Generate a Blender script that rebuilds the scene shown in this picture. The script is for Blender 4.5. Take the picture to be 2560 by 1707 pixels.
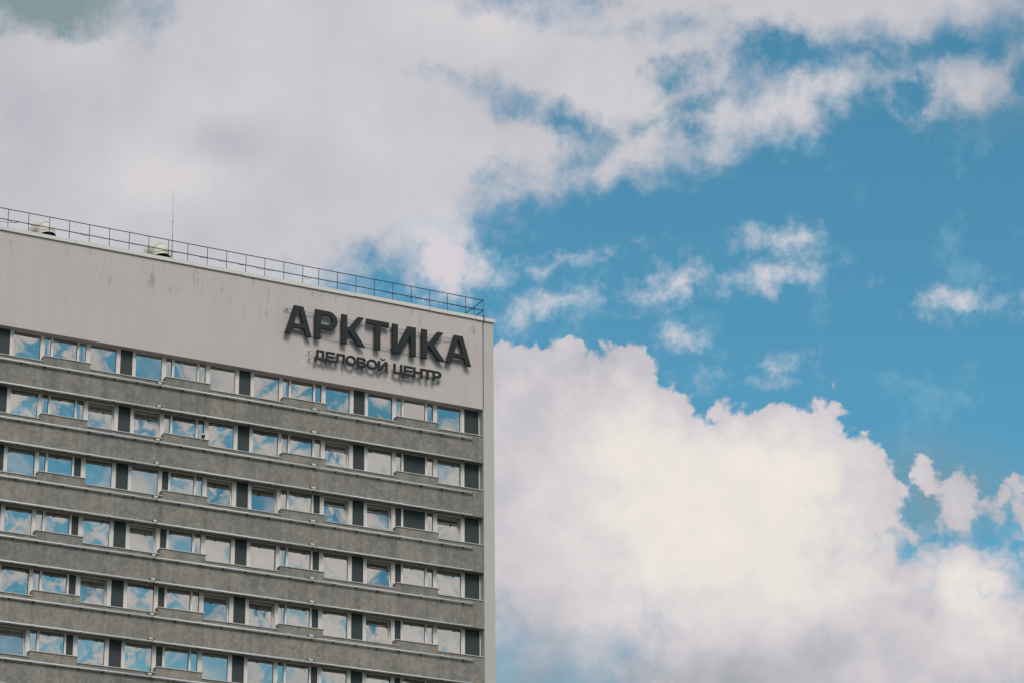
import bpy, bmesh, math, random
from mathutils import Vector, Matrix
random.seed(7)
for o in list(bpy.data.objects): bpy.data.objects.remove(o)
sc = bpy.context.scene
COL = sc.collection
rad = math.radians

# ------------------------------------------------------------------ camera
Z0 = 60.975                       # height of the facade datum above the ground
F_PX, W_PX, H_PX = 7830.16, 2560.0, 1707.0
YAW, PITCH, ROLL = rad(28.0017), rad(21.6371), rad(-0.5417)
CAM = Vector((-46.988, -137.3615, -59.37487 + Z0))
fw = Vector((math.sin(YAW)*math.cos(PITCH), math.cos(YAW)*math.cos(PITCH), math.sin(PITCH)))
rt0 = Vector((math.cos(YAW), -math.sin(YAW), 0)); up0 = rt0.cross(fw)
rt = math.cos(ROLL)*rt0 + math.sin(ROLL)*up0
up = -math.sin(ROLL)*rt0 + math.cos(ROLL)*up0
cd = bpy.data.cameras.new('camera'); cam = bpy.data.objects.new('camera', cd); COL.objects.link(cam)
cd.sensor_fit = 'HORIZONTAL'; cd.sensor_width = 36.0; cd.lens = 36.0*F_PX/W_PX
cd.clip_start = 1.0; cd.clip_end = 20000.0
cam.matrix_world = Matrix(((rt.x, up.x, -fw.x, CAM.x), (rt.y, up.y, -fw.y, CAM.y), (rt.z, up.z, -fw.z, CAM.z), (0, 0, 0, 1)))
sc.camera = cam
def ray(px, py): return fw + rt*((px-W_PX/2)/F_PX) - up*((py-H_PX/2)/F_PX)
def at_y(px, py, y):
    d = ray(px, py); return CAM + d*((y-CAM.y)/d.y)

# ------------------------------------------------------------------ view
sc.view_settings.view_transform = 'Standard'; sc.view_settings.look = 'None'
sc.view_settings.exposure = 0.0; sc.view_settings.gamma = 1.0
sc.view_settings.use_curve_mapping = False
sc.cycles.max_bounces = 7; sc.cycles.diffuse_bounces = 2; sc.cycles.glossy_bounces = 3; sc.cycles.transparent_max_bounces = 8

# ------------------------------------------------------------------ sun
SUN_AZ, SUN_EL = rad(189), rad(44)      # azimuth from +y towards +x
sd = bpy.data.lights.new('sun', 'SUN'); sun = bpy.data.objects.new('sun', sd); COL.objects.link(sun)
sd.energy = 2.25; sd.angle = rad(24); sd.color = (1.0, 0.91, 0.825)
to_sun = Vector((math.sin(SUN_AZ)*math.cos(SUN_EL), math.cos(SUN_AZ)*math.cos(SUN_EL), math.sin(SUN_EL)))
sun.rotation_euler = to_sun.to_track_quat('Z', 'Y').to_euler(); sun.location = (0, -40, 120)

# ------------------------------------------------------------------ node helper
class G:
    def __init__(s, tree): s.t = tree; s.N = tree.nodes; s.L = tree.links
    def put(s, sock, v):
        if v is None: return
        if hasattr(v, 'is_output'): s.L.new(v, sock)
        else: sock.default_value = v
    def n(s, typ, **kw):
        nd = s.N.new(typ)
        for k, v in kw.items(): setattr(nd, k, v)
        return nd
    def m(s, op, a, b=None, c=None, clamp=False):
        nd = s.n('ShaderNodeMath', operation=op, use_clamp=clamp)
        for i, v in enumerate((a, b, c)): s.put(nd.inputs[i], v)
        return nd.outputs[0]
    def vm(s, op, a, b=None):
        nd = s.n('ShaderNodeVectorMath', operation=op)
        s.put(nd.inputs[0], a); s.put(nd.inputs[1], b) if b is not None else None
        return nd.outputs['Value'] if op in ('LENGTH', 'DOT_PRODUCT') else nd.outputs['Vector']
    def scale(s, v, f):
        nd = s.n('ShaderNodeVectorMath', operation='SCALE'); s.put(nd.inputs[0], v); s.put(nd.inputs['Scale'], f); return nd.outputs[0]
    def xyz(s, x, y, z):
        nd = s.n('ShaderNodeCombineXYZ')
        for i, v in enumerate((x, y, z)): s.put(nd.inputs[i], v)
        return nd.outputs[0]
    def noise(s, vec, scale, detail=6, rough=.55, color=False, lac=2.0, dist=0.0):
        nd = s.n('ShaderNodeTexNoise'); s.put(nd.inputs['Vector'], vec)
        nd.inputs['Scale'].default_value = scale; nd.inputs['Detail'].default_value = detail
        nd.inputs['Roughness'].default_value = rough; nd.inputs['Lacunarity'].default_value = lac
        nd.inputs['Distortion'].default_value = dist
        return nd.outputs['Color' if color else 'Fac']
    def ramp(s, x, lo, hi, a=0.0, b=1.0, smooth=True):
        nd = s.n('ShaderNodeMapRange', interpolation_type='SMOOTHSTEP' if smooth else 'LINEAR', clamp=True)
        s.put(nd.inputs[0], x)
        for i, v in zip((1, 2, 3, 4), (lo, hi, a, b)): s.put(nd.inputs[i], v)
        return nd.outputs[0]
    def mix(s, f, a, b, typ='MIX'):
        nd = s.n('ShaderNodeMix', data_type='RGBA', blend_type=typ)
        s.put(nd.inputs[0], f)
        for i, v in ((6, a), (7, b)): s.put(nd.inputs[i], v)
        return nd.outputs[2]
def lin(r, g, b):
    f = lambda c: (c/255/12.92 if c/255 <= .04045 else ((c/255+.055)/1.055)**2.4)
    return (f(r), f(g), f(b), 1.0)

# ------------------------------------------------------------------ world: clear sky and drifting clouds
world = bpy.data.worlds.new('World'); sc.world = world; world.use_nodes = True
g = G(world.node_tree); g.N.clear()
STR = 0.1
AZ0, EL0 = 28.0, 21.64
def uv(px, py):
    d = ray(px, py).normalized()
    az = math.degrees(math.atan2(d.x, d.y)); el = math.degrees(math.asin(d.z))
    return ((az-AZ0)*math.cos(rad(EL0)), el-EL0)
PD = math.degrees(1.0/F_PX)
dirv = g.n('ShaderNodeTexCoord').outputs['Generated']
sep = g.n('ShaderNodeSeparateXYZ'); g.put(sep.inputs[0], dirv)
el = g.m('MULTIPLY', g.m('ARCSINE', sep.outputs[2]), 57.29578)
az = g.m('MULTIPLY', g.m('ARCTAN2', sep.outputs[0], sep.outputs[1]), 57.29578)
U = g.m('MULTIPLY', g.m('SUBTRACT', az, AZ0), math.cos(rad(EL0))); V = g.m('SUBTRACT', el, EL0)
P2 = g.xyz(U, V, 0.0)
HALF = (0.5, 0.5, 0.5)
_rot = {}
def rotated(p, tag, ang):
    if not ang: return p
    if (tag, ang) not in _rot:
        c, s_ = math.cos(rad(ang)), math.sin(rad(ang))
        _rot[tag, ang] = g.xyz(g.vm('DOT_PRODUCT', p, (c, s_, 0)), g.vm('DOT_PRODUCT', p, (-s_, c, 0)), 0.0)
    return _rot[tag, ang]
def local(p, tag, cx, cy, rx, ry, ang=0):
    q = rotated(p, tag, ang); u_, v_ = uv(cx, cy)
    c, s_ = math.cos(rad(ang)), math.sin(rad(ang)); u_, v_ = u_*c+v_*s_, -u_*s_+v_*c
    ax, ay = 1/(rx*PD), 1/(ry*PD)
    nd = g.n('ShaderNodeVectorMath', operation='MULTIPLY_ADD'); g.put(nd.inputs[0], q)
    nd.inputs[1].default_value = (ax, ay, 0); nd.inputs[2].default_value = (-u_*ax, -v_*ay, 0)
    return g.vm('LENGTH', nd.outputs[0])
def union(p, tag, specs, k=0.25):
    acc = None
    for s_ in specs:
        r = min(s_[2], s_[3])*PD
        b = g.m('MULTIPLY_ADD', local(p, tag, *s_), -r, r)     # about the signed distance in degrees
        acc = b if acc is None else g.m('SMOOTH_MAX', acc, b, k)
    return acc
def soft(p, specs):                                  # broad soft tone field, sum of bumps
    acc = None
    for cx, cy, rx, ry, a in specs:
        b = g.ramp(local(p, 'T', cx, cy, rx, ry), 0.0, 1.0, a, 0.0)
        acc = b if acc is None else g.m('ADD', acc, b)
    return acc
def n2(scale, detail, rough, off, color=False):
    nd = g.n('ShaderNodeTexNoise', noise_dimensions='2D'); g.put(nd.inputs['Vector'], g.vm('ADD', P2, off))
    nd.inputs['Scale'].default_value = scale; nd.inputs['Detail'].default_value = detail; nd.inputs['Roughness'].default_value = rough
    return nd.outputs['Color' if color else 'Fac']
# shared turbulence
t1 = g.vm('SUBTRACT', n2(.42, 2, .5, (3.1, 50.2, 0), True), HALF)
t2 = g.vm('SUBTRACT', n2(1.7, 5, .66, (70.3, 5.2, 0), True), HALF)
def turb(a, b): return g.vm('ADD', P2, g.vm('ADD', g.scale(t1, a), g.scale(t2, b)))
pA = turb(1.1, .75); pB = turb(.40, .70); pC = turb(.32, .46)
nF = n2(.85, 7, .62, (11, 23, 0))                    # streaky fine density
nG = n2(.42, 4, .55, (34, 4, 0))
# (A) high sheet
VEIL = [(300, 240, 1060, 545), (1340, 230, 600, 235), (1960, 262, 300, 72, 14), (1900, 5, 900, 120), (2440, 205, 190, 70), (1080, 560, 120, 90)]
HOLE = [(1395, 300, 100, 16, -16), (1690, 212, 60, 42), (1985, 150, 160, 52, -8), (2190, 142, 100, 20, -20), (2440, 114, 66, 20), (2555, 190, 50, 45),
        (40, -30, 270, 62, -6), (960, 712, 120, 50, -14), (1640, 316, 90, 8, 16), (1745, 345, 40, 14), (2290, 240, 55, 60, 30)]
sA = union(pA, 'A', VEIL, .3); hA = union(pA, 'A', HOLE, .15)
sA = g.m('SMOOTH_MIN', sA, g.m('MULTIPLY', hA, -1.6), .2)
dA = g.m('ADD', sA, g.m('MULTIPLY', g.m('SUBTRACT', nF, .5), 1.25))
aA = g.ramp(dA, -.38, .60)
# (B) small torn clouds
WISP = [(1120, 650, 110, 100, 0), (1070, 575, 85, 60, 0), (1350, 674, 128, 19, 13), (1250, 700, 50, 20, 0), (1390, 770, 150, 26, 10), (1290, 800, 42, 55, 0), (1540, 752, 90, 17, 14),
        (1690, 700, 85, 50, 35), (1640, 745, 70, 18, 10), (1698, 838, 58, 34, 0), (1965, 682, 120, 42, 0), (1945, 600, 105, 38, 0), (1850, 700, 60, 20, 0), (2405, 755, 98, 34, 6),
        (1885, 915, 46, 5, 5), (1893, 955, 20, 3, 0)]
sB = union(pB, 'B', WISP, .1)
nB = n2(1.5, 6, .64, (51, 83, 0))
dB = g.m('ADD', sB, g.m('MULTIPLY', g.m('SUBTRACT', nB, .5), .95))
aB = g.ramp(dB, -.18, .40)
# (C) heaped cumulus
HEAP = [(1410, 1258, 410, 390), (1300, 1010, 190, 160), (1420, 960, 90, 95), (1550, 955, 100, 105), (1850, 1235, 205, 205), (2000, 1200, 150, 212), (2165, 1235, 105, 125), (1900, 1420, 480, 270),
        (2430, 1490, 190, 135), (2400, 1255, 52, 85, 12), (2520, 1280, 65, 60), (2320, 1190, 24, 42, 20), (2350, 1610, 340, 170), (1980, 1680, 560, 220), (1430, 1470, 330, 230), (1800, 1040, 70, 30), (1900, 1040, 50, 16)]
GAP = [(2300, 1290, 40, 62, 20), (2340, 1340, 52, 18, 0), (2450, 1300, 26, 62, 10), (2545, 1370, 26, 62, 10), (2270, 1370, 20, 20, 0), (1230, 1750, 170, 110, -35)]
sC = union(pC, 'C', HEAP, .08); hC = union(pC, 'C', GAP, .05)
sC = g.m('SMOOTH_MIN', sC, g.m('MULTIPLY', hC, -1.0), .08)
vo = g.n('ShaderNodeTexVoronoi', feature='F1', voronoi_dimensions='2D'); g.put(vo.inputs['Vector'], pC)
vo.inputs['Scale'].default_value = 1.5; vo.inputs['Detail'].default_value = 2.0; vo.inputs['Roughness'].default_value = .55
dC = g.m('ADD', sC, g.m('MULTIPLY_ADD', g.m('SUBTRACT', .45, vo.outputs['Distance']), .36, .13))
dC = g.m('ADD', dC, g.m('MULTIPLY', g.m('SUBTRACT', nB, .5), .30))
lowsoft = g.m('MULTIPLY', g.ramp(V, uv(1400, 1560)[1], uv(1400, 1250)[1], 1.0, 0.0), g.ramp(U, uv(1300, 1500)[0], uv(2000, 1500)[0], 1.0, 0.25))
eC = g.m('MULTIPLY_ADD', lowsoft, 1.5, .11)
aC = g.ramp(g.m('DIVIDE', dC, eC), -.65, .80)
# generic field for the rest of the dome
gw = g.scale(g.vm('SUBTRACT', g.noise(g.vm('ADD', dirv, (7, 1, 2)), 13, 3, .55, True), HALF), .09)
gn = g.noise(g.vm('ADD', dirv, gw), 13.0, 7, .66)
aG = g.ramp(gn, .425, .56)
far = g.ramp(g.vm('LENGTH', g.vm('MULTIPLY', P2, (1/13.5, 1/9.5, 0))), .95, 1.5)
inn = g.m('SUBTRACT', 1.0, far)
# tones
toneA = g.m('ADD', soft(P2, [(1200, 20, 420, 240, .30), (420, 440, 260, 110, .30), (570, 350, 170, 90, -.38), (1500, 420, 500, 130, .10), (1120, 640, 260, 170, .25), (1990, 230, 330, 90, .1), (0, 300, 350, 500, -.16), (2560, 120, 420, 300, -.3), (60, 0, 330, 130, -.25)]),
            g.m('MULTIPLY', g.m('SUBTRACT', nG, .5), .95))
toneA = g.m('ADD', .64, toneA, clamp=True)
colA = g.mix(toneA, lin(177, 179, 188), lin(217, 212, 215))
colB = g.mix(g.ramp(dB, 0, .6), lin(190, 200, 212), lin(218, 209, 216))
nC = n2(.9, 5, .55, (90, 14, 0))
toneC = g.m('ADD', soft(P2, [(1830, 1330, 700, 400, .46), (1620, 1080, 330, 260, .26), (2020, 1110, 260, 200, .26), (2420, 1440, 200, 120, .34), (2450, 1560, 220, 150, .28), (1280, 1250, 230, 330, -.10), (1650, 1700, 600, 200, -.18), (2050, 1610, 260, 90, -.14), (1880, 1700, 520, 110, -.20), (1330, 1560, 220, 240, -.12)]),
            g.m('ADD', g.m('MULTIPLY', g.m('SUBTRACT', nC, .5), .55), g.ramp(dC, .05, 1.1, -.20, .0)))
toneC = g.m('ADD', g.m('ADD', .47, toneC), g.m('MULTIPLY', g.m('SUBTRACT', .4, vo.outputs['Distance']), .07), clamp=True)
crv = g.n('ShaderNodeValToRGB'); g.put(crv.inputs[0], toneC)
cr = crv.color_ramp; cr.elements[0].position = 0.0; cr.elements[0].color = lin(164, 168, 174); cr.elements[1].position = 1.0; cr.elements[1].color = lin(241, 233, 224)
for pos, c in ((.30, (197, 194, 200)), (.55, (216, 211, 213)), (.78, (232, 226, 220))):
    e = cr.elements.new(pos); e.color = lin(*c)
toneG = g.m('ADD', .30, g.m('MULTIPLY', g.noise(g.vm('ADD', dirv, (2, 7, 3)), 20, 3, .55), .75), clamp=True)
colG = g.mix(toneG, lin(190, 192, 200), lin(253, 250, 248))
# clear sky
sky = g.n('ShaderNodeTexSky', sky_type='NISHITA'); sky.sun_disc = False
sky.sun_elevation = SUN_EL; sky.sun_rotation = SUN_AZ; sky.altitude = 100; sky.air_density = 1.0; sky.dust_density = 0.0; sky.ozone_density = 2.5
blue = g.mix(1.0, sky.outputs[0], (0.61, 1.25, 1.13, 1), 'MULTIPLY')
faint = g.m('MULTIPLY', g.ramp(g.m('ADD', nF, g.m('MULTIPLY', nG, .6)), .86, 1.12), .30)
k = 1.0/STR
def bright(c): return tuple(x*k for x in c[:3])+(1.0,) if isinstance(c, tuple) else g.vm('MULTIPLY', c, (k, k, k))
c = g.mix(faint, blue, bright(lin(150, 196, 210)))
thin = soft(P2, [(1260, 1680, 420, 260, .75), (2350, 1220, 300, 190, .75), (90, 10, 420, 200, 1.9), (2500, 260, 260, 120, .25), (1560, 230, 320, 200, .3)])
c = g.mix(g.m('MULTIPLY', thin, g.ramp(nF, .30, .62, .55, 1.0), clamp=True), c, bright(lin(132, 152, 158)))
c = g.mix(g.m('MULTIPLY', g.m('MULTIPLY', aA, inn), .96), c, bright(colA))
c = g.mix(g.m('MULTIPLY', g.m('MULTIPLY', aB, inn), .95), c, bright(colB))
c = g.mix(g.m('MULTIPLY', aC, inn), c, bright(crv.outputs[0]))
c = g.mix(g.m('MULTIPLY', aG, far), c, bright(colG))
bgn = g.n('ShaderNodeBackground'); g.put(bgn.inputs[0], c); bgn.inputs[1].default_value = STR
out = g.n('ShaderNodeOutputWorld'); g.L.new(bgn.outputs[0], out.inputs[0])
world.cycles.sampling_method = 'MANUAL'; world.cycles.sample_map_resolution = 512

# ------------------------------------------------------------------ materials
S = lambda z: z + Z0
MATS = {}
def mat(name, base, rough=.8, fn=None, metal=0.0, bump=None, spec=.3):
    m = bpy.data.materials.new(name); m.use_nodes = True; q = G(m.node_tree)
    b = q.N['Principled BSDF']; b.inputs['Roughness'].default_value = rough; b.inputs['Metallic'].default_value = metal
    b.inputs['Specular IOR Level'].default_value = spec
    pos = q.n('ShaderNodeNewGeometry').outputs['Position']
    colr = fn(q, pos) if fn else None
    if colr is None:
        n = q.noise(pos, 6.0, 5, .6)
        colr = q.mix(n, tuple(x*.82 for x in base[:3])+(1,), tuple(min(1, x*1.12) for x in base[:3])+(1,))
    q.put(b.inputs['Base Color'], colr)
    if bump:
        bn = q.n('ShaderNodeBump'); bn.inputs['Strength'].default_value = bump[1]; bn.inputs['Distance'].default_value = bump[2]
        q.put(bn.inputs['Height'], q.noise(pos, bump[0], 6, .7)); q.L.new(bn.outputs[0], b.inputs['Normal'])
    MATS[name] = m; return m
def aggregate(q, p):
    big = q.noise(p, 1.3, 4, .6); mid = q.noise(q.vm('ADD', p, (5, 3, 1)), 5.5, 6, .72); fine = q.noise(q.vm('ADD', p, (1, 8, 2)), 26, 4, .8)
    warm = (.312, .277, .240, 1); cold = (.156, .162, .153, 1)
    f = q.m('ADD', q.m('MULTIPLY', big, .45), q.m('MULTIPLY', mid, .85)); f = q.ramp(f, .42, .88)
    c = q.mix(f, cold, warm)
    rnd = q.n('ShaderNodeObjectInfo').outputs['Random']
    c = q.mix(1.0, c, q.mix(rnd, (.88, .90, .90, 1), (1.08, 1.05, 1.0, 1)), 'MULTIPLY')
    sp = q.ramp(fine, .36, .66, .52, 1.40)
    c = q.mix(1.0, c, q.xyz(sp, sp, sp), 'MULTIPLY')
    # soft vertical run-off marks
    mp = q.n('ShaderNodeMapping'); q.put(mp.inputs[0], p); mp.inputs['Scale'].default_value = (2.6, 1, .22)
    st = q.ramp(q.noise(mp.outputs[0], 1.0, 5, .6), .40, .70, 1.06, .84)
    return q.mix(1.0, c, q.xyz(st, st, st), 'MULTIPLY')
def render_coat(q, p):
    big = q.noise(p, .35, 5, .6); fine = q.noise(p, 22, 4, .8)
    c = q.mix(big, (.470, .418, .400, 1), (.530, .472, .453, 1))
    f = q.ramp(fine, .3, .7, .86, 1.09); c = q.mix(1.0, c, q.xyz(f, f, f), 'MULTIPLY')
    mp = q.n('ShaderNodeMapping'); q.put(mp.inputs[0], q.vm('ADD', p, q.scale(q.noise(p, 2.5, 4, .6, True), .3))); mp.inputs['Scale'].default_value = (2.3, 1, .42)
    st = q.noise(mp.outputs[0], 1.5, 7, .7)
    patch = q.ramp(q.noise(q.vm('ADD', p, (3, 1, 9)), .5, 2, .5), .36, .56)
    zz = q.n('ShaderNodeSeparateXYZ'); q.put(zz.inputs[0], p)
    hair = q.m('MULTIPLY', q.ramp(st, .565, .66), q.m('MULTIPLY', patch, q.ramp(zz.outputs[2], S(-.5), S(2.6), .10, .70)))
    c = q.mix(hair, c, (.20, .19, .18, 1))
    mp2 = q.n('ShaderNodeMapping'); q.put(mp2.inputs[0], p); mp2.inputs['Scale'].default_value = (1.1, 1, .14)
    run = q.ramp(q.noise(mp2.outputs[0], 1.2, 5, .6), .40, .66, 1.01, .97)
    return q.mix(1.0, c, q.xyz(run, run, run), 'MULTIPLY')
mat('aggregate', None, .92, aggregate, bump=(30, .5, .02))
mat('render_coat', None, .9, render_coat, bump=(24, .25, .01))
mat('pillar', None, .9, lambda q, p: q.mix(1.0, q.mix(q.noise(p, .5, 5, .6), (.43, .405, .375, 1), (.50, .47, .435, 1)), q.mix(q.noise(p, 30, 3, .8), (.86, .86, .86, 1), (1.1, 1.1, 1.1, 1)), 'MULTIPLY'), bump=(26, .3, .01))
mat('coping_metal', (.62, .585, .54), .55)
mat('sill_metal', (.46, .44, .42), .5)
mat('frame', (.66, .60, .565), .45)
mat('post', (.62, .565, .53), .5)
mat('dark_panel', None, .6, lambda q, p: q.mix(q.noise(p, 60, 2, .8), (.026, .034, .036, 1), (.040, .049, .050, 1)))
mat('gasket', (.02, .02, .02), .6)
mat('letter', None, .75, lambda q, p: q.mix(q.noise(p, 3.0, 5, .6), (.020, .024, .025, 1), (.030, .034, .035, 1)), spec=.2)
mat('letter_side', (.02, .021, .022), .6)
mat('rail_steel', (.035, .04, .042), .5)
mat('sign_rail', (.42, .40, .38), .5)
mat('patch', (.535, .478, .46), .85)
mat('tube', (.60, .59, .585), .35)
mat('clip', (.03, .03, .03), .6)
mat('box_white', (.60, .56, .53), .5)
mat('vent', None, .45, lambda q, p: q.mix(q.noise(p, 2.5, 5, .6), (.54, .50, .41, 1), (.66, .61, .51, 1)))
mat('vent_dark', (.012, .009, .006), .8)
mat('antenna', (.50, .45, .43), .5)
mat('inside', (.10, .09, .085), .9)
mat('slab', (.16, .15, .14), .9)
mat('roofing', (.07, .07, .07), .9)
mat('ground', None, .95, lambda q, p: q.mix(q.noise(p, .05, 8, .6), (.045, .045, .045, 1), (.12, .12, .11, 1)))
mat('bird_dark', (.03, .033, .036), .7)
mat('bird_white', (.75, .74, .72), .7)
mat('bird_leg', (.02, .05, .055), .6)
def curtain_mat(name, ca, cb):
    m = bpy.data.materials.new(name); m.use_nodes = True; q = G(m.node_tree); q.N.clear()
    rnd = q.n('ShaderNodeObjectInfo').outputs['Random']
    pos = q.n('ShaderNodeNewGeometry').outputs['Position']
    c = q.mix(rnd, ca, cb)
    d = q.n('ShaderNodeBsdfDiffuse'); q.put(d.inputs[0], c)
    t = q.n('ShaderNodeBsdfTranslucent'); q.put(t.inputs[0], c)
    ms = q.n('ShaderNodeMixShader'); ms.inputs[0].default_value = .22
    q.L.new(d.outputs[0], ms.inputs[1]); q.L.new(t.outputs[0], ms.inputs[2])
    o = q.n('ShaderNodeOutputMaterial'); q.L.new(ms.outputs[0], o.inputs[0]); MATS[name] = m
curtain_mat('curtain', (.74, .75, .77, 1), (.92, .91, .90, 1))
curtain_mat('curtain_sky_tint', (.10, .24, .32, 1), (.24, .42, .50, 1))  # blue of the sky reflected in the panes, put into the curtain colour
def glass_mat():
    m = bpy.data.materials.new('glass'); m.use_nodes = True; q = G(m.node_tree); q.N.clear()
    pos = q.n('ShaderNodeNewGeometry').outputs['Position']
    fr = q.n('ShaderNodeFresnel'); fr.inputs[0].default_value = 1.5
    f = q.m('ADD', .48, q.m('MULTIPLY', fr.outputs[0], 1.2), clamp=True)
    tr = q.n('ShaderNodeBsdfTransparent'); tr.inputs[0].default_value = (.82, .87, .87, 1)
    gl = q.n('ShaderNodeBsdfGlossy'); gl.inputs['Color'].default_value = (.92, .87, .80, 1); gl.inputs['Roughness'].default_value = .012
    ms = q.n('ShaderNodeMixShader'); q.put(ms.inputs[0], f); q.L.new(tr.outputs[0], ms.inputs[1]); q.L.new(gl.outputs[0], ms.inputs[2])
    o = q.n('ShaderNodeOutputMaterial'); q.L.new(ms.outputs[0], o.inputs[0]); MATS['glass'] = m
glass_mat()

# ------------------------------------------------------------------ mesh helpers
class MB:
    def __init__(s): s.v = []; s.f = []; s.mi = []; s.sm = []
    def box(s, x0, x1, y0, y1, z0, z1, mi=0):
        i = len(s.v)
        s.v += [(x0, y0, z0), (x1, y0, z0), (x1, y1, z0), (x0, y1, z0), (x0, y0, z1), (x1, y0, z1), (x1, y1, z1), (x0, y1, z1)]
        for q in ((0, 3, 2, 1), (4, 5, 6, 7), (0, 1, 5, 4), (1, 2, 6, 5), (2, 3, 7, 6), (3, 0, 4, 7)):
            s.f.append(tuple(i+k for k in q)); s.mi.append(mi); s.sm.append(False)
        return s
    def tube(s, pts, r, n=8, mi=0, caps=True):
        pts = [Vector(p) for p in pts]; rs = r if isinstance(r, (list, tuple)) else [r]*len(pts)
        t0 = (pts[1]-pts[0]).normalized(); a = Vector((0, 0, 1)) if abs(t0.z) < .9 else Vector((1, 0, 0))
        nx = t0.cross(a).normalized(); base = len(s.v)
        for k, p in enumerate(pts):
            t = (pts[min(k+1, len(pts)-1)]-pts[max(k-1, 0)]).normalized()
            nx = (nx-t*nx.dot(t)).normalized(); ny = t.cross(nx)
            for j in range(n):
                an = 2*math.pi*j/n; s.v.append(tuple(p+(nx*math.cos(an)+ny*math.sin(an))*rs[k]))
        for k in range(len(pts)-1):
            for j in range(n):
                a0 = base+k*n+j; a1 = base+k*n+(j+1) % n
                s.f.append((a0, a1, a1+n, a0+n)); s.mi.append(mi); s.sm.append(True)
        if caps:
            s.f.append(tuple(base+j for j in reversed(range(n)))); s.mi.append(mi); s.sm.append(False)
            e = base+(len(pts)-1)*n; s.f.append(tuple(e+j for j in range(n))); s.mi.append(mi); s.sm.append(False)
        return s
    def mesh(s, name, mats):
        me = bpy.data.meshes.new(name); me.from_pydata(s.v, [], s.f)
        for m in mats: me.materials.append(MATS[m])
        me.polygons.foreach_set('material_index', s.mi); me.polygons.foreach_set('use_smooth', s.sm); me.update()
        return me
    def build(s, name, mats, parent=None, loc=None):
        if isinstance(mats, str): mats = [mats]
        return link(name, s.mesh(name, mats), parent, loc)
def link(name, me, parent=None, loc=None):
    o = bpy.data.objects.new(name, me); COL.objects.link(o)
    if parent: o.parent = parent
    if loc: o.location = loc
    return o
def thing(name, label, cat, loc=(0, 0, 0), group=None):
    o = link(name, None); o.location = loc; o['label'] = label; o['category'] = cat
    if group: o['group'] = group
    return o
def B(*a): return MB().box(*a)

# ------------------------------------------------------------------ ground
gnd = MB(); gnd.v = [(-6000, -6000, 0), (6000, -6000, 0), (6000, 6000, 0), (-6000, 6000, 0)]; gnd.f = [(0, 1, 2, 3)]; gnd.mi = [0]; gnd.sm = [False]
o = gnd.build('ground', 'ground'); o['kind'] = 'structure'

# ------------------------------------------------------------------ the tower
P, WD, XE = 6.41787, 2.3961, 24.285
HF = 3.0
TOP_Z = 3.18
LOW, SOF = -0.34, 1.18            # parapet top and lintel underside, relative to a row's datum
XL = -P - 0.10
ROWS = range(1, 8); BAYS = range(-1, 4)
tower = thing('office_tower', 'tall grey concrete office tower with bands of windows and a pale blank attic', 'building', (0, 0, 0))
S = lambda z: z + Z0
YB = 0.55
B(XL-5, XE+.003, 0, YB, S(-HF+SOF), S(TOP_Z)).build('attic_wall', 'render_coat', tower)
B(XE+.014, 24.925, 0, 14, 0.0, S(TOP_Z)-.002).build('corner_pillar', 'pillar', tower)
B(XL-5, XL, .0, YB, 0.0, S(-HF+SOF)-.004).build('blank_wall', 'aggregate', tower)
B(XL-5, XE, 13.6, 13.99, 0.0, S(TOP_Z)-.004).build('rear_wall', 'render_coat', tower)
B(XL-5, XE, YB+.004, 13.59, S(2.55), S(2.9)).build('roof_deck', 'roofing', tower)
B(XL-4.99, XE-.01, 2.3, 2.5, 0.0, S(2.54)).build('interior_wall', 'inside', tower)
lowest = -7*HF + (SOF-HF)
B(XL+.004, XE-.006, 0, YB, 0.0, S(lowest)-.006).build('lower_wall', 'aggregate', tower)
# coping in lengths
joints = [XL-5.05, 1.28, 10.32, 16.73, 21.15, 23.82, 25.0]
for i in range(len(joints)-1):
    dz = (0, .004, -.006, .010, 0, -.008)[i]
    m = MB().box(joints[i]+.008, joints[i+1]-.008, -.09, .62, S(3.181+dz), S(3.375+dz))
    m.build('coping', 'coping_metal', tower)
for (x0, x1, z0, z1) in ((13.91, 14.35, -.51, -.12), (13.72, 14.14, -1.21, -.79), (16.64, 17.02, -1.23, -.88), (18.42, 18.84, -1.21, -.77), (21.47, 21.89, -1.25, -.78), (12.63, 12.98, .38, .79)):
    B(x0, x1, -.008, -.001, S(z0), S(z1)).build('wall_patch', 'patch', tower)

# which slots are closed by dark boards (row, bay): slots of the narrow-wide-narrow window
BOARD = {(2, 3): 'm', (3, 0): 'r', (3, 1): 'l', (3, 2): 'r', (3, 3): 'lm'}
for r_ in (4, 5, 6, 7):
    for b_, s_ in ((0, 'r'), (1, 'l'), (2, 'r'), (3, 'l')): BOARD[r_, b_] = s_
TILT = {(2, 0, 1), (2, 0, 2), (2, 2, 1), (3, 1, 1), (3, 1, 2), (3, 2, 1), (3, 2, 2), (3, 3, 1), (4, 0, 2), (4, 2, 2), (5, 0, 1), (5, 1, 1), (5, 1, 2), (5, 2, 2), (6, -1, 2)}
YG = .462
SKY_TINT = {(2, 1, 0), (2, 1, 1), (2, 1, 2), (2, 0, 0), (3, 1, 1), (3, 1, 2), (3, 2, 1), (3, 2, 2), (3, 3, 1), (4, 2, 2), (3, 0, 0), (5, 1, 1), (5, 1, 2), (5, 0, 0), (5, 2, 2), (6, 0, 0), (6, 2, 0), (4, -1, 2), (5, -1, 2), (6, 1, 2)}  # windows whose curtains are tinted to stand for blue sky reflections
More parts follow.
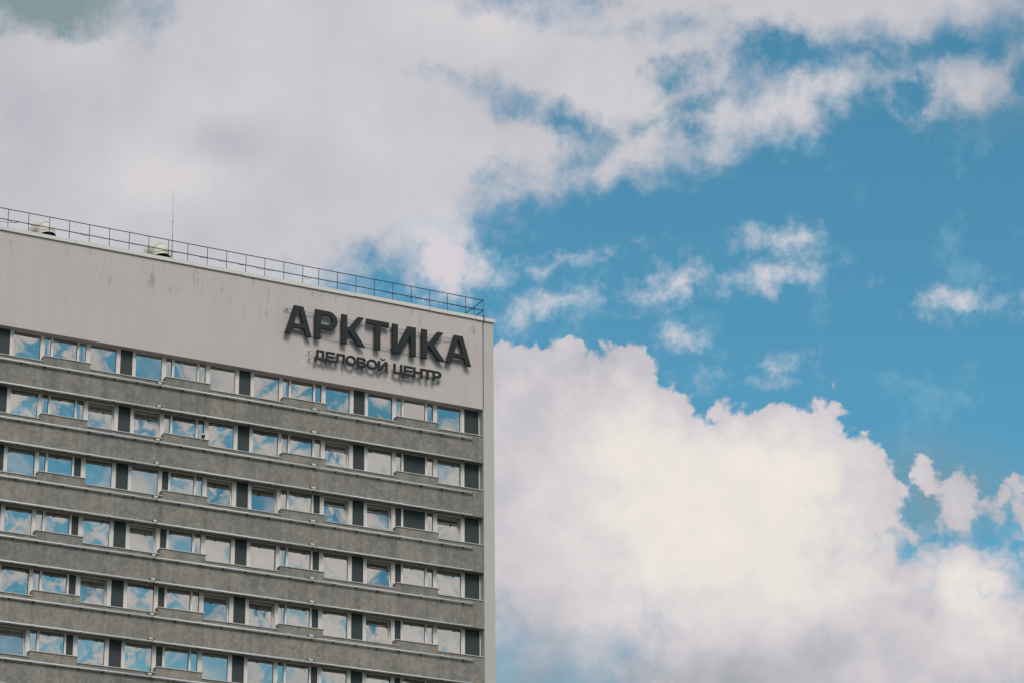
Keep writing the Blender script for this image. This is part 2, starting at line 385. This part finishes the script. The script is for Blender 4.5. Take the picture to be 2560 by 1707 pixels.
def pane_mesh(w, h, bulge, tw, n=14):
    """slightly pillowed glass sheet, origin at its lower left corner"""
    m = MB()
    for j in range(n+1):
        for i in range(n+1):
            s_, t_ = i/n, j/n
            dome = (1-(2*s_-1)**2)*(1-(2*t_-1)**2)
            m.v.append((s_*w, bulge*dome + tw[0]*(s_-.5)*(t_-.5) + tw[1]*math.sin(3.1*s_+tw[2])*math.sin(2.7*t_+tw[2]), t_*h))
    for j in range(n):
        for i in range(n):
            a = j*(n+1)+i; m.f.append((a, a+1, a+n+2, a+n+1)); m.mi.append(0); m.sm.append(True)
    return m
def add_pane(x0, x1, z0, z1, parent, y=YG, tilt=0.0):
    w, h = x1-x0, z1-z0; k = min(w, 1.2)
    bulge = random.choice((-1, 1))*random.choice((.0008, .003, .005, .007, .0095))*random.uniform(.8, 1.15)*k
    tw = (random.uniform(-.006, .006)*k, random.uniform(-.0012, .0012)*k, random.uniform(0, 6))
    o = pane_mesh(w, h, bulge, tw).build('pane', 'glass', parent, (x0, y, z0))
    o.rotation_euler = (-tilt+random.uniform(-.012, .012), 0, random.uniform(-.010, .010))
    return o
def curtain(x0, x1, z0, z1, parent, y, cm='curtain'):
    m = MB(); n = max(10, int((x1-x0)/.022)); ph = random.uniform(0, 6)
    f1 = random.uniform(24, 40); f2 = random.uniform(5, 11)
    for i in range(n+1):
        x = x0+(x1-x0)*i/n
        a = .5+.5*math.sin(f2*x+ph*2)
        d = .018*math.sin(f1*x+ph+2.6*math.sin(f2*.6*x)+1.3*math.sin(f2*1.7*x+ph))*(.15+a)
        lean = .05*math.sin(f2*.35*x+ph)
        m.v.append((x, y+d*.7, z1)); m.v.append((x+lean*.4, y+d*1.25, z0))
    for i in range(n):
        a = 2*i; m.f.append((a, a+1, a+3, a+2)); m.mi.append(0); m.sm.append(True)
    return m.build('curtain', cm, parent)
def ring(m, x0, x1, y0, y1, z0, z1, wl, wr, wb, wt):
    m.box(x0, x0+wl, y0, y1, z0, z1); m.box(x1-wr, x1, y0, y1, z0, z1)
    m.box(x0+wl+.0005, x1-wr-.0005, y0+.001, y1, z0, z0+wb); m.box(x0+wl+.0005, x1-wr-.0005, y0+.001, y1, z1-wt, z1)
def wide_window(r, b, which, ox, oz):
    a, c = (2.472, 3.953) if which == 1 else (4.887, 6.386)
    z0, z1 = S(oz)-.299, S(oz)+SOF-.002
    x0, x1 = ox+a, ox+c
    m = MB(); tilted = (r, b, which) in TILT
    ring(m, x0, x1, .395, .53, z0, z1, .055, .052, .05, .05)
    fr = m.build('window', 'frame', tower)
    gx0, gx1, gz0, gz1 = x0+.056, x1-.053, z0+.051, z1-.051
    yc = .70
    if tilted:
        ang = rad(random.uniform(5.2, 6.6)); w, h = gx1-gx0-.01, gz1-gz0-.012
        sm = MB(); ring(sm, 0, w, 0, .06, 0, h, .05, .05, .05, .05)
        so = sm.build('sash', 'frame', fr, (gx0+.005, .475, gz0+.006)); so.rotation_euler = (-ang, 0, 0)
        pm = add_pane(.05, w-.05, .05, h-.05, fr)
        pm.location = (gx0+.055, .475+.02+math.sin(ang)*.05, gz0+.006+.05*math.cos(ang)); pm.rotation_euler = (-ang, 0, random.uniform(-.003, .003))
        yc = .80
    else:
        bead = MB(); ring(bead, gx0+.001, gx1-.001, .44, .475, gz0+.001, gz1-.001, .012, .016, .012, .012)
        bead.build('glazing_bead', 'gasket', fr)
        add_pane(gx0+.012, gx1-.014, gz0+.012, gz1-.012, fr)
    cm = 'curtain_sky_tint' if (r, b, which) in SKY_TINT else 'curtain'
    if r >= 2:
        part = {(2, 1, 1): (0, .82), (3, 3, 1): (.38, 1), (5, 0, 1): (0, 1), (6, 1, 2): (.3, 1)}.get((r, b, which), (0, 1))
        if (r, b) in ((5, 0), (5, 2)) and which == 2 or (r, b, which) == (5, 0, 1):
            curtain(gx0-.05, gx0+(gx1-gx0)*.42, gz0-.05, gz1+.05, fr, yc, cm); curtain(gx0+(gx1-gx0)*.58, gx1+.05, gz0-.05, gz1+.05, fr, yc, cm)
        else:
            L = gx1-gx0; curtain(gx0-.05+L*part[0], gx0+L*part[1]+.05, gz0-.05, gz1+.05, fr, yc, cm)
def triple_window(r, b, ox, oz):
    x0, x1 = ox+.077, ox+2.349; z0, z1 = S(oz)+.003, S(oz)+SOF-.002
    m = MB(); ring(m, x0, x1, .395, .53, z0, z1, .05, .052, .035, .04)
    m.box(ox+.467, ox+.583, .400, .53, z0+.0355, z1-.0405); m.box(ox+1.837, ox+1.941, .400, .53, z0+.0355, z1-.0405)
    fr = m.build('window', 'frame', tower)
    slots = {'l': (ox+.128, ox+.466), 'm': (ox+.584, ox+1.836), 'r': (ox+1.942, ox+2.296)}
    gz0, gz1 = z0+.036, z1-.041; shut = BOARD.get((r, b), '')
    for k_, (a, c) in slots.items():
        if k_ in shut: B(a, c, .425, .455, gz0, gz1).build('dark_board', 'dark_panel', fr)
        else:
            bead = MB(); ring(bead, a, c, .44, .475, gz0, gz1, .010, .018, .010, .010); bead.build('glazing_bead', 'gasket', fr)
            add_pane(a+.010, c-.015, gz0+.010, gz1-.010, fr)
            if r >= 2 and not (r == 2 and b == 1 and k_ == 'm') and not (r == 2 and b == 0 and k_ != 'm'):
                curtain(a-.04, c+.05, gz0-.02, gz1+.02, fr, .70, 'curtain_sky_tint' if (r, b, 0) in SKY_TINT else 'curtain')
            elif r == 2 and k_ == 'm': curtain(a+.45, c+.05, gz0-.02, gz1+.02, fr, .70, 'curtain_sky_tint' if (r, b, 0) in SKY_TINT else 'curtain')
for r in ROWS:
    oz = -HF*r
    for b in BAYS:
        ox = b*P; last = b == 3
        zb = S(oz-HF+SOF)
        # spandrel panels (the one with the raised step, then two lower ones)
        B(ox+.004, ox+WD-.003, 0, YB, zb, S(oz)-.04).build('spandrel_panel', 'aggregate', tower)
        mid = ox+4.42; end = XE-.004 if last else ox+P-.003
        B(ox+WD+.003, mid-.003, .002, YB, zb+.001, S(oz)+LOW).build('spandrel_panel', 'aggregate', tower)
        B(mid+.003, end, .001, YB, zb+.0005, S(oz)+LOW).build('spandrel_panel', 'aggregate', tower)
        # sills
        B(ox-.012, ox+WD+.055, -.045, .40, S(oz)-.038, S(oz)).build('sill', 'sill_metal', tower)
        B(ox+WD+.004, (XE-.003 if last else ox+P-.014), -.045, .40, S(oz)+LOW+.001, S(oz)-.301).build('sill', 'sill_metal', tower)
        # window posts
        def post(x0, x1, split=None):
            m = MB()
            if split is None: m.box(ox+x0, ox+x1, .38, .54, S(oz)-.300, S(oz)+SOF-.001)
            else:
                m.box(ox+x0, ox+x1, .38, .54, S(oz)+.001, S(oz)+SOF-.001)
                a, c = split
                m.box(ox+a, ox+c, .381, .54, S(oz)-.300, S(oz)+.0005)
            m.build('post', 'post', tower)
        post(-.030, .075, (-.030, -.014)); post(2.351, 2.470, (2.402, 2.470)); post(3.955, 4.11)
        if last: post(4.965, 5.024)
        else: post(4.755, 4.885)
        B(ox+4.112, ox+(4.963 if last else 4.753), .425, .46, S(oz)-.299, S(oz)+SOF-.001).build('dark_board', 'dark_panel', tower)
        triple_window(r, b, ox, oz)
        wide_window(r, b, 1, ox, oz)
        if not last: wide_window(r, b, 2, ox, oz)
    B(XL, XE-.012, YB+.004, 2.295, S(oz-HF+SOF)+.02, S(oz-HF+SOF)+.32).build('floor_slab', 'slab', tower)
B(XL, XE-.012, YB+.004, 2.295, S(-HF+SOF)+.02, S(-HF+SOF)+.32).build('floor_slab', 'slab', tower)

# ------------------------------------------------------------------ light tubes on the facade
ORD = {1: 'top', 2: 'second', 3: 'third', 4: 'fourth', 5: 'fifth', 6: 'sixth'}
def light_tube(r, z, upper):
    lab = ('pale light tube running just below the sills of the %s window row' if upper else 'pale light tube along the lower edge of the concrete band under the %s window row') % ORD[r]
    t = thing('light_tube', lab, 'light tube', (0, 0, 0), 'light tubes along the facade')
    y = -.105; zz = S(z)
    for (a, c, rr) in ((XL+.05, 6.10, .050), (6.14, 14.76, .050), (14.80, 23.60, .041)):
        MB().tube([(a, y, zz), (c, y, zz)], rr, 12).build('tube', 'tube', t)
    x = -1.17-1.2105*4
    me = None
    while x < 23.55:
        if me is None:
            m = MB(); m.box(-.035, .035, -.045, .104, -.066, -.030, 1); m.box(-.03, .03, .02, .104, -.030, .055, 0); m.box(-.018, .018, -.02, .03, .036, .062, 0)
            me = m.mesh('bracket', ['tube', 'clip'])
        link('bracket', me, t, (x, y, zz)); x += 1.2105
    B(23.60, 23.63, y-.03, y+.03, zz-.045, zz+.04).build('end_cap', 'clip', t)
    for (bx, w) in ((14.43, .25), (5.97, .20)):
        m = MB().box(bx, bx+w, -.085, -.004, zz+.11, zz+.185, 0)
        m.box(bx-.035, bx-.001, -.075, -.008, zz+.115, zz+.18, 1); m.box(bx+w+.001, bx+w+.04, -.075, -.008, zz+.115, zz+.18, 1)
        m.build('ballast_box', ['box_white', 'clip'], t)
        for cx_, rr, cz_, fx in ((bx+w+.055, .075, zz+.145, 1), (bx-.055, .045, zz+.15, 1), (bx+w+.03, .085, zz-.10, 1)):
            pts = []
            for q in range(13):
                an = -2.2+4.4*q/12
                pts.append((cx_+rr*math.sin(an)*.55*fx, -.07-.02*math.cos(an), cz_+(rr*math.cos(an) if cz_ > zz else -rr*math.cos(an))))
            MB().tube(pts, .008, 5).build('wire_loop', 'clip', t)
for r in range(1, 7):
    light_tube(r, -HF*r-.582, True)
    light_tube(r, -HF*r-HF+SOF+.004, False)

# ------------------------------------------------------------------ sign letters
def arc(cx, cy, rx, ry, a0, a1, n=12):
    return [(cx+rx*math.cos(rad(a0+(a1-a0)*i/n)), cy+ry*math.sin(rad(a0+(a1-a0)*i/n))) for i in range(n+1)]
def sc_(w, h, polys):
    return [[(x*w, y*h) for x, y in p] for p in polys]
BIG = {
 'А': [[(0, 0), (.31, 0), (.415, .37), (1.085, .37), (1.19, 0), (1.5, 0), (1.01, 1.6), (.49, 1.6)], [(.49, .61), (1.01, .61), (.775, 1.36), (.725, 1.36)]],
 'Р': [[(0, 0), (.32, 0), (.32, .57)]+arc(.765, 1.085, .515, .515, -90, 90)+[(0, 1.6)], [(.335, .84)]+arc(.73, 1.085, .25, .245, -90, 90)+[(.335, 1.33)]],
 'К': [[(0, 0), (.32, 0), (.32, .68), (.43, .68), (.985, 0), (1.36, 0), (.735, .83), (1.29, 1.6), (.92, 1.6), (.45, .95), (.32, .95), (.32, 1.6), (0, 1.6)]],
 'Т': [[(.49, 0), (.82, 0), (.82, 1.33), (1.31, 1.33), (1.31, 1.6), (0, 1.6), (0, 1.33), (.49, 1.33)]],
 'И': [[(0, 0), (.47, 0), (1.05, 1.13), (1.05, 0), (1.37, 0), (1.37, 1.6), (.88, 1.6), (.32, .47), (.32, 1.6), (0, 1.6)]]}
t_ = .125
SML = {
 'Д': [[(0, -.10), (.11, -.10), (.11, 0), (.51, 0), (.51, -.10), (.62, -.10), (.62, .115), (.555, .115), (.555, .55), (.115, .55), (.10, .28), (.055, .115), (0, .115)], [(.185, .115), (.425, .115), (.425, .44), (.235, .44), (.225, .28)]],
 'Е': [[(0, 0), (.51, 0), (.51, .115), (t_, .115), (t_, .225), (.46, .225), (.46, .335), (t_, .335), (t_, .44), (.5, .44), (.5, .55), (0, .55)]],
 'Л': [[(0, 0), (.09, 0), (.185, .06), (.215, .2), (.232, .44), (.445, .44), (.445, 0), (.57, 0), (.57, .55), (.115, .55), (.095, .22), (.07, .125), (0, .11)]],
 'О': [arc(.31, .275, .31, .285, 0, 354, 30), arc(.31, .275, .185, .17, 0, 352, 24)],
 'В': [[(0, 0)]+arc(.345, .155, .185, .155, -90, 62, 9)+arc(.33, .41, .165, .14, -48, 90, 9)+[(0, .55)], [(t_, .105)]+arc(.33, .16, .07, .055, -90, 90, 6)+[(t_, .215)], [(t_, .325)]+arc(.32, .385, .06, .055, -90, 90, 6)+[(t_, .445)]],
 'Й': [[(0, 0), (.165, 0), (.425, .37), (.425, 0), (.55, 0), (.55, .55), (.385, .55), (.125, .18), (.125, .55), (0, .55)], [(.13, .72)]+arc(.275, .71, .075, .055, 180, 360, 8)+[(.42, .72), (.38, .63), (.275, .59), (.17, .63)]],
 'Ц': [[(0, 0), (.455, 0), (.455, -.15), (.575, -.15), (.575, .115), (.51, .115), (.51, .55), (.385, .55), (.385, .115), (t_, .115), (t_, .55), (0, .55)]],
 'Н': [[(0, 0), (t_, 0), (t_, .22), (.405, .22), (.405, 0), (.53, 0), (.53, .55), (.405, .55), (.405, .335), (t_, .335), (t_, .55), (0, .55)]],
 'Т': [[(.205, 0), (.33, 0), (.33, .44), (.535, .44), (.535, .55), (0, .55), (0, .44), (.205, .44)]],
 'Р': [[(0, 0), (t_, 0), (t_, .175)]+arc(.325, .3625, .19, .1875, -90, 90, 10)+[(0, .55)], [(t_+.005, .285)]+arc(.315, .365, .075, .08, -90, 90, 8)+[(t_+.005, .445)]]}
def glyph(polys, depth, bev, parent, x, zbase, yfront, fat=0.0):
    cu = bpy.data.curves.new('g', 'CURVE'); cu.dimensions = '2D'; cu.fill_mode = 'BOTH'
    cu.extrude = depth/2-bev; cu.bevel_depth = bev; cu.bevel_resolution = 1; cu.offset = fat-bev
    for p in polys:
        sp = cu.splines.new('POLY'); sp.points.add(len(p)-1)
        for i, (a, c_) in enumerate(p): sp.points[i].co = (a, c_, 0, 1)
        sp.use_cyclic_u = True
    ob = bpy.data.objects.new('g', cu); COL.objects.link(ob)
    dg = bpy.context.evaluated_depsgraph_get()
    me = bpy.data.meshes.new_from_object(ob.evaluated_get(dg)); bpy.data.objects.remove(ob)
    me.transform(Matrix(((1, 0, 0, 0), (0, 0, -1, 0), (0, 1, 0, 0), (0, 0, 0, 1)))); me.name = 'letter'
    me.materials.clear(); me.materials.append(MATS['letter']); me.materials.append(MATS['letter_side'])
    for p in me.polygons: p.material_index = 0 if p.normal.y < -.5 else 1; p.use_smooth = False
    return link('letter', me, parent, (x, yfront+depth/2, S(zbase)))
def rails(t, x0, x1, zs, rr, ybar):
    for z in zs:
        MB().tube([(x0, ybar, S(z)), (x1, ybar, S(z))], rr, 8).build('mounting_rail', 'sign_rail', t)
        x = x0+.2
        while x < x1:
            m = MB().box(x-.02, x+.02, ybar, -.001, S(z)-.02, S(z)+.02, 0); m.box(x-.05, x+.05, -.03, -.0005, S(z)-.06, S(z)+.06, 0)
            m.build('bracket', 'sign_rail', t); x += (x1-x0-.4)/5
sg = thing('sign', 'large dark raised letters on the pale attic wall, the upper line of two', 'sign')
for ch, x in zip('АРКТИКА', (12.67, 14.35, 15.855, 17.27, 18.775, 20.48, 21.89)): glyph(BIG[ch], .16, .022, sg, x+.042, .351, -.34)
rails(sg, 12.70, 23.0, (1.765, .635), .020, -.16)
ss = thing('sign', 'smaller dark raised lettering in two words below the large letters on the attic wall', 'sign')
for ch, x in zip('ДЕЛОВОЙЦЕНТР', (14.35, 15.0, 15.5, 16.11, 16.765, 17.315, 17.965, 18.86, 19.465, 20.01, 20.565, 21.135)): glyph(SML[ch], .08, .012, ss, x+.042, -.799, -.32, .005)
rails(ss, 13.99, 21.85, (-.335, -.745), .011, -.20)

# ------------------------------------------------------------------ roof edge
rail = thing('roof_railing', 'thin dark steel railing along the roof edge with a corner return', 'railing')
PX = [-2.11-1.07*k_ for k_ in range(5, 0, -1)]+[-2.11, -1.04, .06, 1.11, 2.18, 3.25, 4.32, 5.38, 6.45, 7.51, 8.59, 9.66, 10.74, 11.8, 12.87, 13.95, 14.86, 15.93, 17.01, 18.07, 19.14, 20.23, 21.3, 22.37, 23.46, 24.52]
YR = .36; ZT, ZM = 4.55, 3.97
for x in PX: MB().tube([(x+random.uniform(-.012, .012), YR, S(2.9)), (x, YR, S(ZT))], .017, 6).build('post', 'rail_steel', rail)
for k_ in range(1, 9): MB().tube([(24.52, YR+1.07*k_, S(2.9)), (24.52, YR+1.07*k_, S(ZT))], .017, 6).build('post', 'rail_steel', rail)
MB().tube([(PX[0]-.3, YR, S(ZT)), (24.54, YR, S(ZT))], .023, 8).build('top_rail', 'rail_steel', rail)
MB().tube([(PX[0]-.3, YR, S(ZM)), (24.54, YR, S(ZM))], .025, 8).build('mid_rail', 'rail_steel', rail)
MB().tube([(24.52, YR-.01, S(ZT)), (24.52, YR+8.6, S(ZT))], .023, 8).build('top_rail', 'rail_steel', rail)
MB().tube([(24.52, YR-.01, S(ZM)), (24.52, YR+8.6, S(ZM))], .025, 8).build('mid_rail', 'rail_steel', rail)
# cable tied along the middle rail
pts = []
x = PX[0]
rnd = random.Random(3)
while x < 24.4:
    sag = .025+.09*max(0, rnd.random()-.72)/.28
    for q in range(5):
        pts.append((x+q*.107, YR-.035, S(ZM)-.01-sag*math.sin(math.pi*q/5)))
    x += .535
cb = MB().tube(pts, .011, 5).build('cable', 'clip'); cb['label'] = 'black cable tied along the middle bar of the roof railing'; cb['category'] = 'cable'
pts = [(-1.45-.22*q, YR-.05, S(ZM)-.02-.16*math.sin(math.pi*min(1, q/9))) for q in range(14)]
lc = MB().tube(pts, .011, 5).build('cable', 'clip'); lc['label'] = 'slack black cable sagging below the railing bar past the far cowl vent'; lc['category'] = 'cable'
# lead running over the coping and down the joint
ld = MB().tube([(24.305, .1, S(3.40)), (24.305, -.145, S(3.43)), (24.300, -.15, S(3.10)), (24.298, -.03, S(3.03)), (24.298, -.022, S(-1.8))], [.026, .026, .026, .016, .014], 6).build('cable', 'clip')
ld['label'] = 'dark cable over the coping and down the attic wall joint near the corner'; ld['category'] = 'cable'

# ------------------------------------------------------------------ roof vents
def vent(px, py, label, rz):
    y = 1.9
    top = at_y(px, py, y)
    t = thing('roof_vent', label, 'vent', (top.x, y, S(2.9)), 'cowl vents on the roof')
    t.rotation_euler.z = rz
    R_, Rb = .44, .46
    h = (top.z - S(2.9)) - R_ - Rb*1.0
    # riser and elbow in the plane of local x
    MB().tube([(-Rb, 0, 0), (-Rb, 0, h)], R_, 28).build('riser', 'vent', t)
    def seg(a0, a1, n, r0, r1):
        pts = []; rs = []
        for i in range(n+1):
            a = rad(a0+(a1-a0)*i/n)
            pts.append((-Rb*math.cos(a), 0, h+Rb*math.sin(a))); rs.append(r0+(r1-r0)*i/n)
        return MB().tube(pts, rs, 28, 0, False)
    el = None
    bounds = [0, 40, 82, 125, 168]
    for i in range(4):
        m = seg(bounds[i], bounds[i+1], 3, R_+.004*i, R_+.004*(i+1))
        o = m.build('elbow_segment', 'vent', t)
        a = rad(bounds[i+1]); c_ = Vector((-Rb*math.cos(a), 0, h+Rb*math.sin(a))); d = Vector((math.sin(a), 0, math.cos(a)))
        MB().tube([c_-d*.012, c_+d*.012], R_+.022, 28).build('seam', 'vent', t) if i < 3 else None
    a = rad(168); c_ = Vector((-Rb*math.cos(a), 0, h+Rb*math.sin(a))); d = Vector((math.sin(a), 0, math.cos(a)))
    MB().tube([c_, c_+d*.13], [R_+.016, R_+.04], 28, 0, False).build('mouth', 'vent', t)
    MB().tube([c_+d*.05, c_+d*.07], R_-.0, 28).build('mouth_shade', 'vent_dark', t)  # black disc standing for the shade inside the open mouth
    return t
vent(102, 556, 'rounded cream cowl vent behind the railing, far from the antenna', rad(-66))
vent(388, 610, 'rounded cream cowl vent behind the railing right beside the antenna', rad(-66))
# ------------------------------------------------------------------ antenna
ab = at_y(429.6, 640, .95)
an = thing('antenna', 'thin upright whip antenna on the roof beside a cowl vent', 'antenna', (ab.x, .95, S(2.9)))
MB().tube([(0, 0, 0), (0, 0, 1.32)], .032, 8).build('base_tube', 'clip', an)
MB().tube([(0, 0, 1.32), (-.01, 0, 3.0), (-.03, 0, 4.75)], [.024, .021, .016], 8).build('rod', 'antenna', an)
MB().tube([(-.01, 0, 2.93), (-.01, 0, 3.03)], .024, 8).build('joint', 'clip', an)

# ------------------------------------------------------------------ birds
def ellip(m, c, r, axis=None, n=10, k=7, mi=0):
    base = len(m.v)
    for j in range(k+1):
        th = math.pi*j/k
        for i in range(n):
            p_ = 2*math.pi*i/n
            v = Vector((r[0]*math.sin(th)*math.cos(p_), r[1]*math.sin(th)*math.sin(p_), r[2]*math.cos(th)))
            if axis is not None: v = axis @ v
            m.v.append(tuple(Vector(c)+v))
    for j in range(k):
        for i in range(n):
            a = base+j*n+i; b_ = base+j*n+(i+1) % n
            m.f.append((a, b_, b_+n, a+n)); m.mi.append(mi); m.sm.append(True)
bpnt = at_y(507, 1094.5, .1)
bird = thing('bird', 'dark bird with a white head perched on the ledge of a narrow window', 'bird', (bpnt.x, .1, S(-6.0)+.001))
m = MB()
tilt = Matrix.Rotation(rad(24), 3, 'X')
# body, breast, neck and head as one run of rings, sitting upright and facing the glass
m.tube([(0, -.075, .075), (0, -.055, .12), (0, -.02, .175), (0, .02, .225), (.004, .04, .265), (.006, .05, .300), (.006, .055, .335), (.006, .06, .365)], [.018, .060, .082, .070, .050, .050, .048, .014], 12)
for i in range(len(m.f)):
    zc = sum(m.v[j][2] for j in m.f[i])/len(m.f[i]); m.mi[i] = 1 if zc > .248 else 0
m.build('body', ['bird_dark', 'bird_white'], bird)
for s_ in (-1, 1):
    w = MB(); ellip(w, (.066*s_, -.045, .165), (.030, .030, .105), tilt); w.build('wing', 'bird_dark', bird)
    w = MB().tube([(.03*s_, -.01, .11), (.03*s_, -.005, .05), (.03*s_, .0, .0)], .010, 6); w.box(.03*s_-.012, .03*s_+.012, -.0, .05, 0, .008); w.build('leg', 'bird_leg', bird)
MB().tube([(.006, .10, .318), (.006, .145, .308)], [.010, .003], 6).build('beak', 'bird_leg', bird)
tl = MB(); tl.box(-.025, .025, -.16, -.05, .055, .072); tl.build('tail', 'bird_dark', bird)
dfl = ray(1404, 1023).normalized(); pfl = CAM+dfl*1250
fb = thing('bird', 'tiny distant bird gliding in front of the big white cloud', 'bird', pfl)
fb.rotation_euler = (rad(8), rad(-24), -YAW)
m = MB(); m.tube([(0, -.36, -.01), (0, -.2, 0), (0, .05, .01), (0, .25, .02), (0, .33, .02)], [.03, .07, .09, .07, .02], 8); m.build('body', 'bird_dark', fb)
for s_ in (-1, 1):
    w = MB(); w.v = [(0, .12, 0), (0, -.10, 0), (s_*.32, -.12, .10), (s_*.32, .14, .10), (s_*.72, -.20, .04), (s_*.66, .04, .05), (0, .12, .03), (0, -.10, .03), (s_*.32, -.12, .13), (s_*.32, .14, .13), (s_*.72, -.20, .06), (s_*.66, .04, .07)]
    w.f = [(0, 1, 2, 3), (3, 2, 4, 5), (9, 8, 7, 6), (11, 10, 8, 9), (0, 3, 9, 6), (3, 5, 11, 9), (1, 7, 8, 2), (2, 8, 10, 4), (5, 4, 10, 11)]; w.mi = [0]*9; w.sm = [False]*9
    w.build('wing', 'bird_dark', fb)
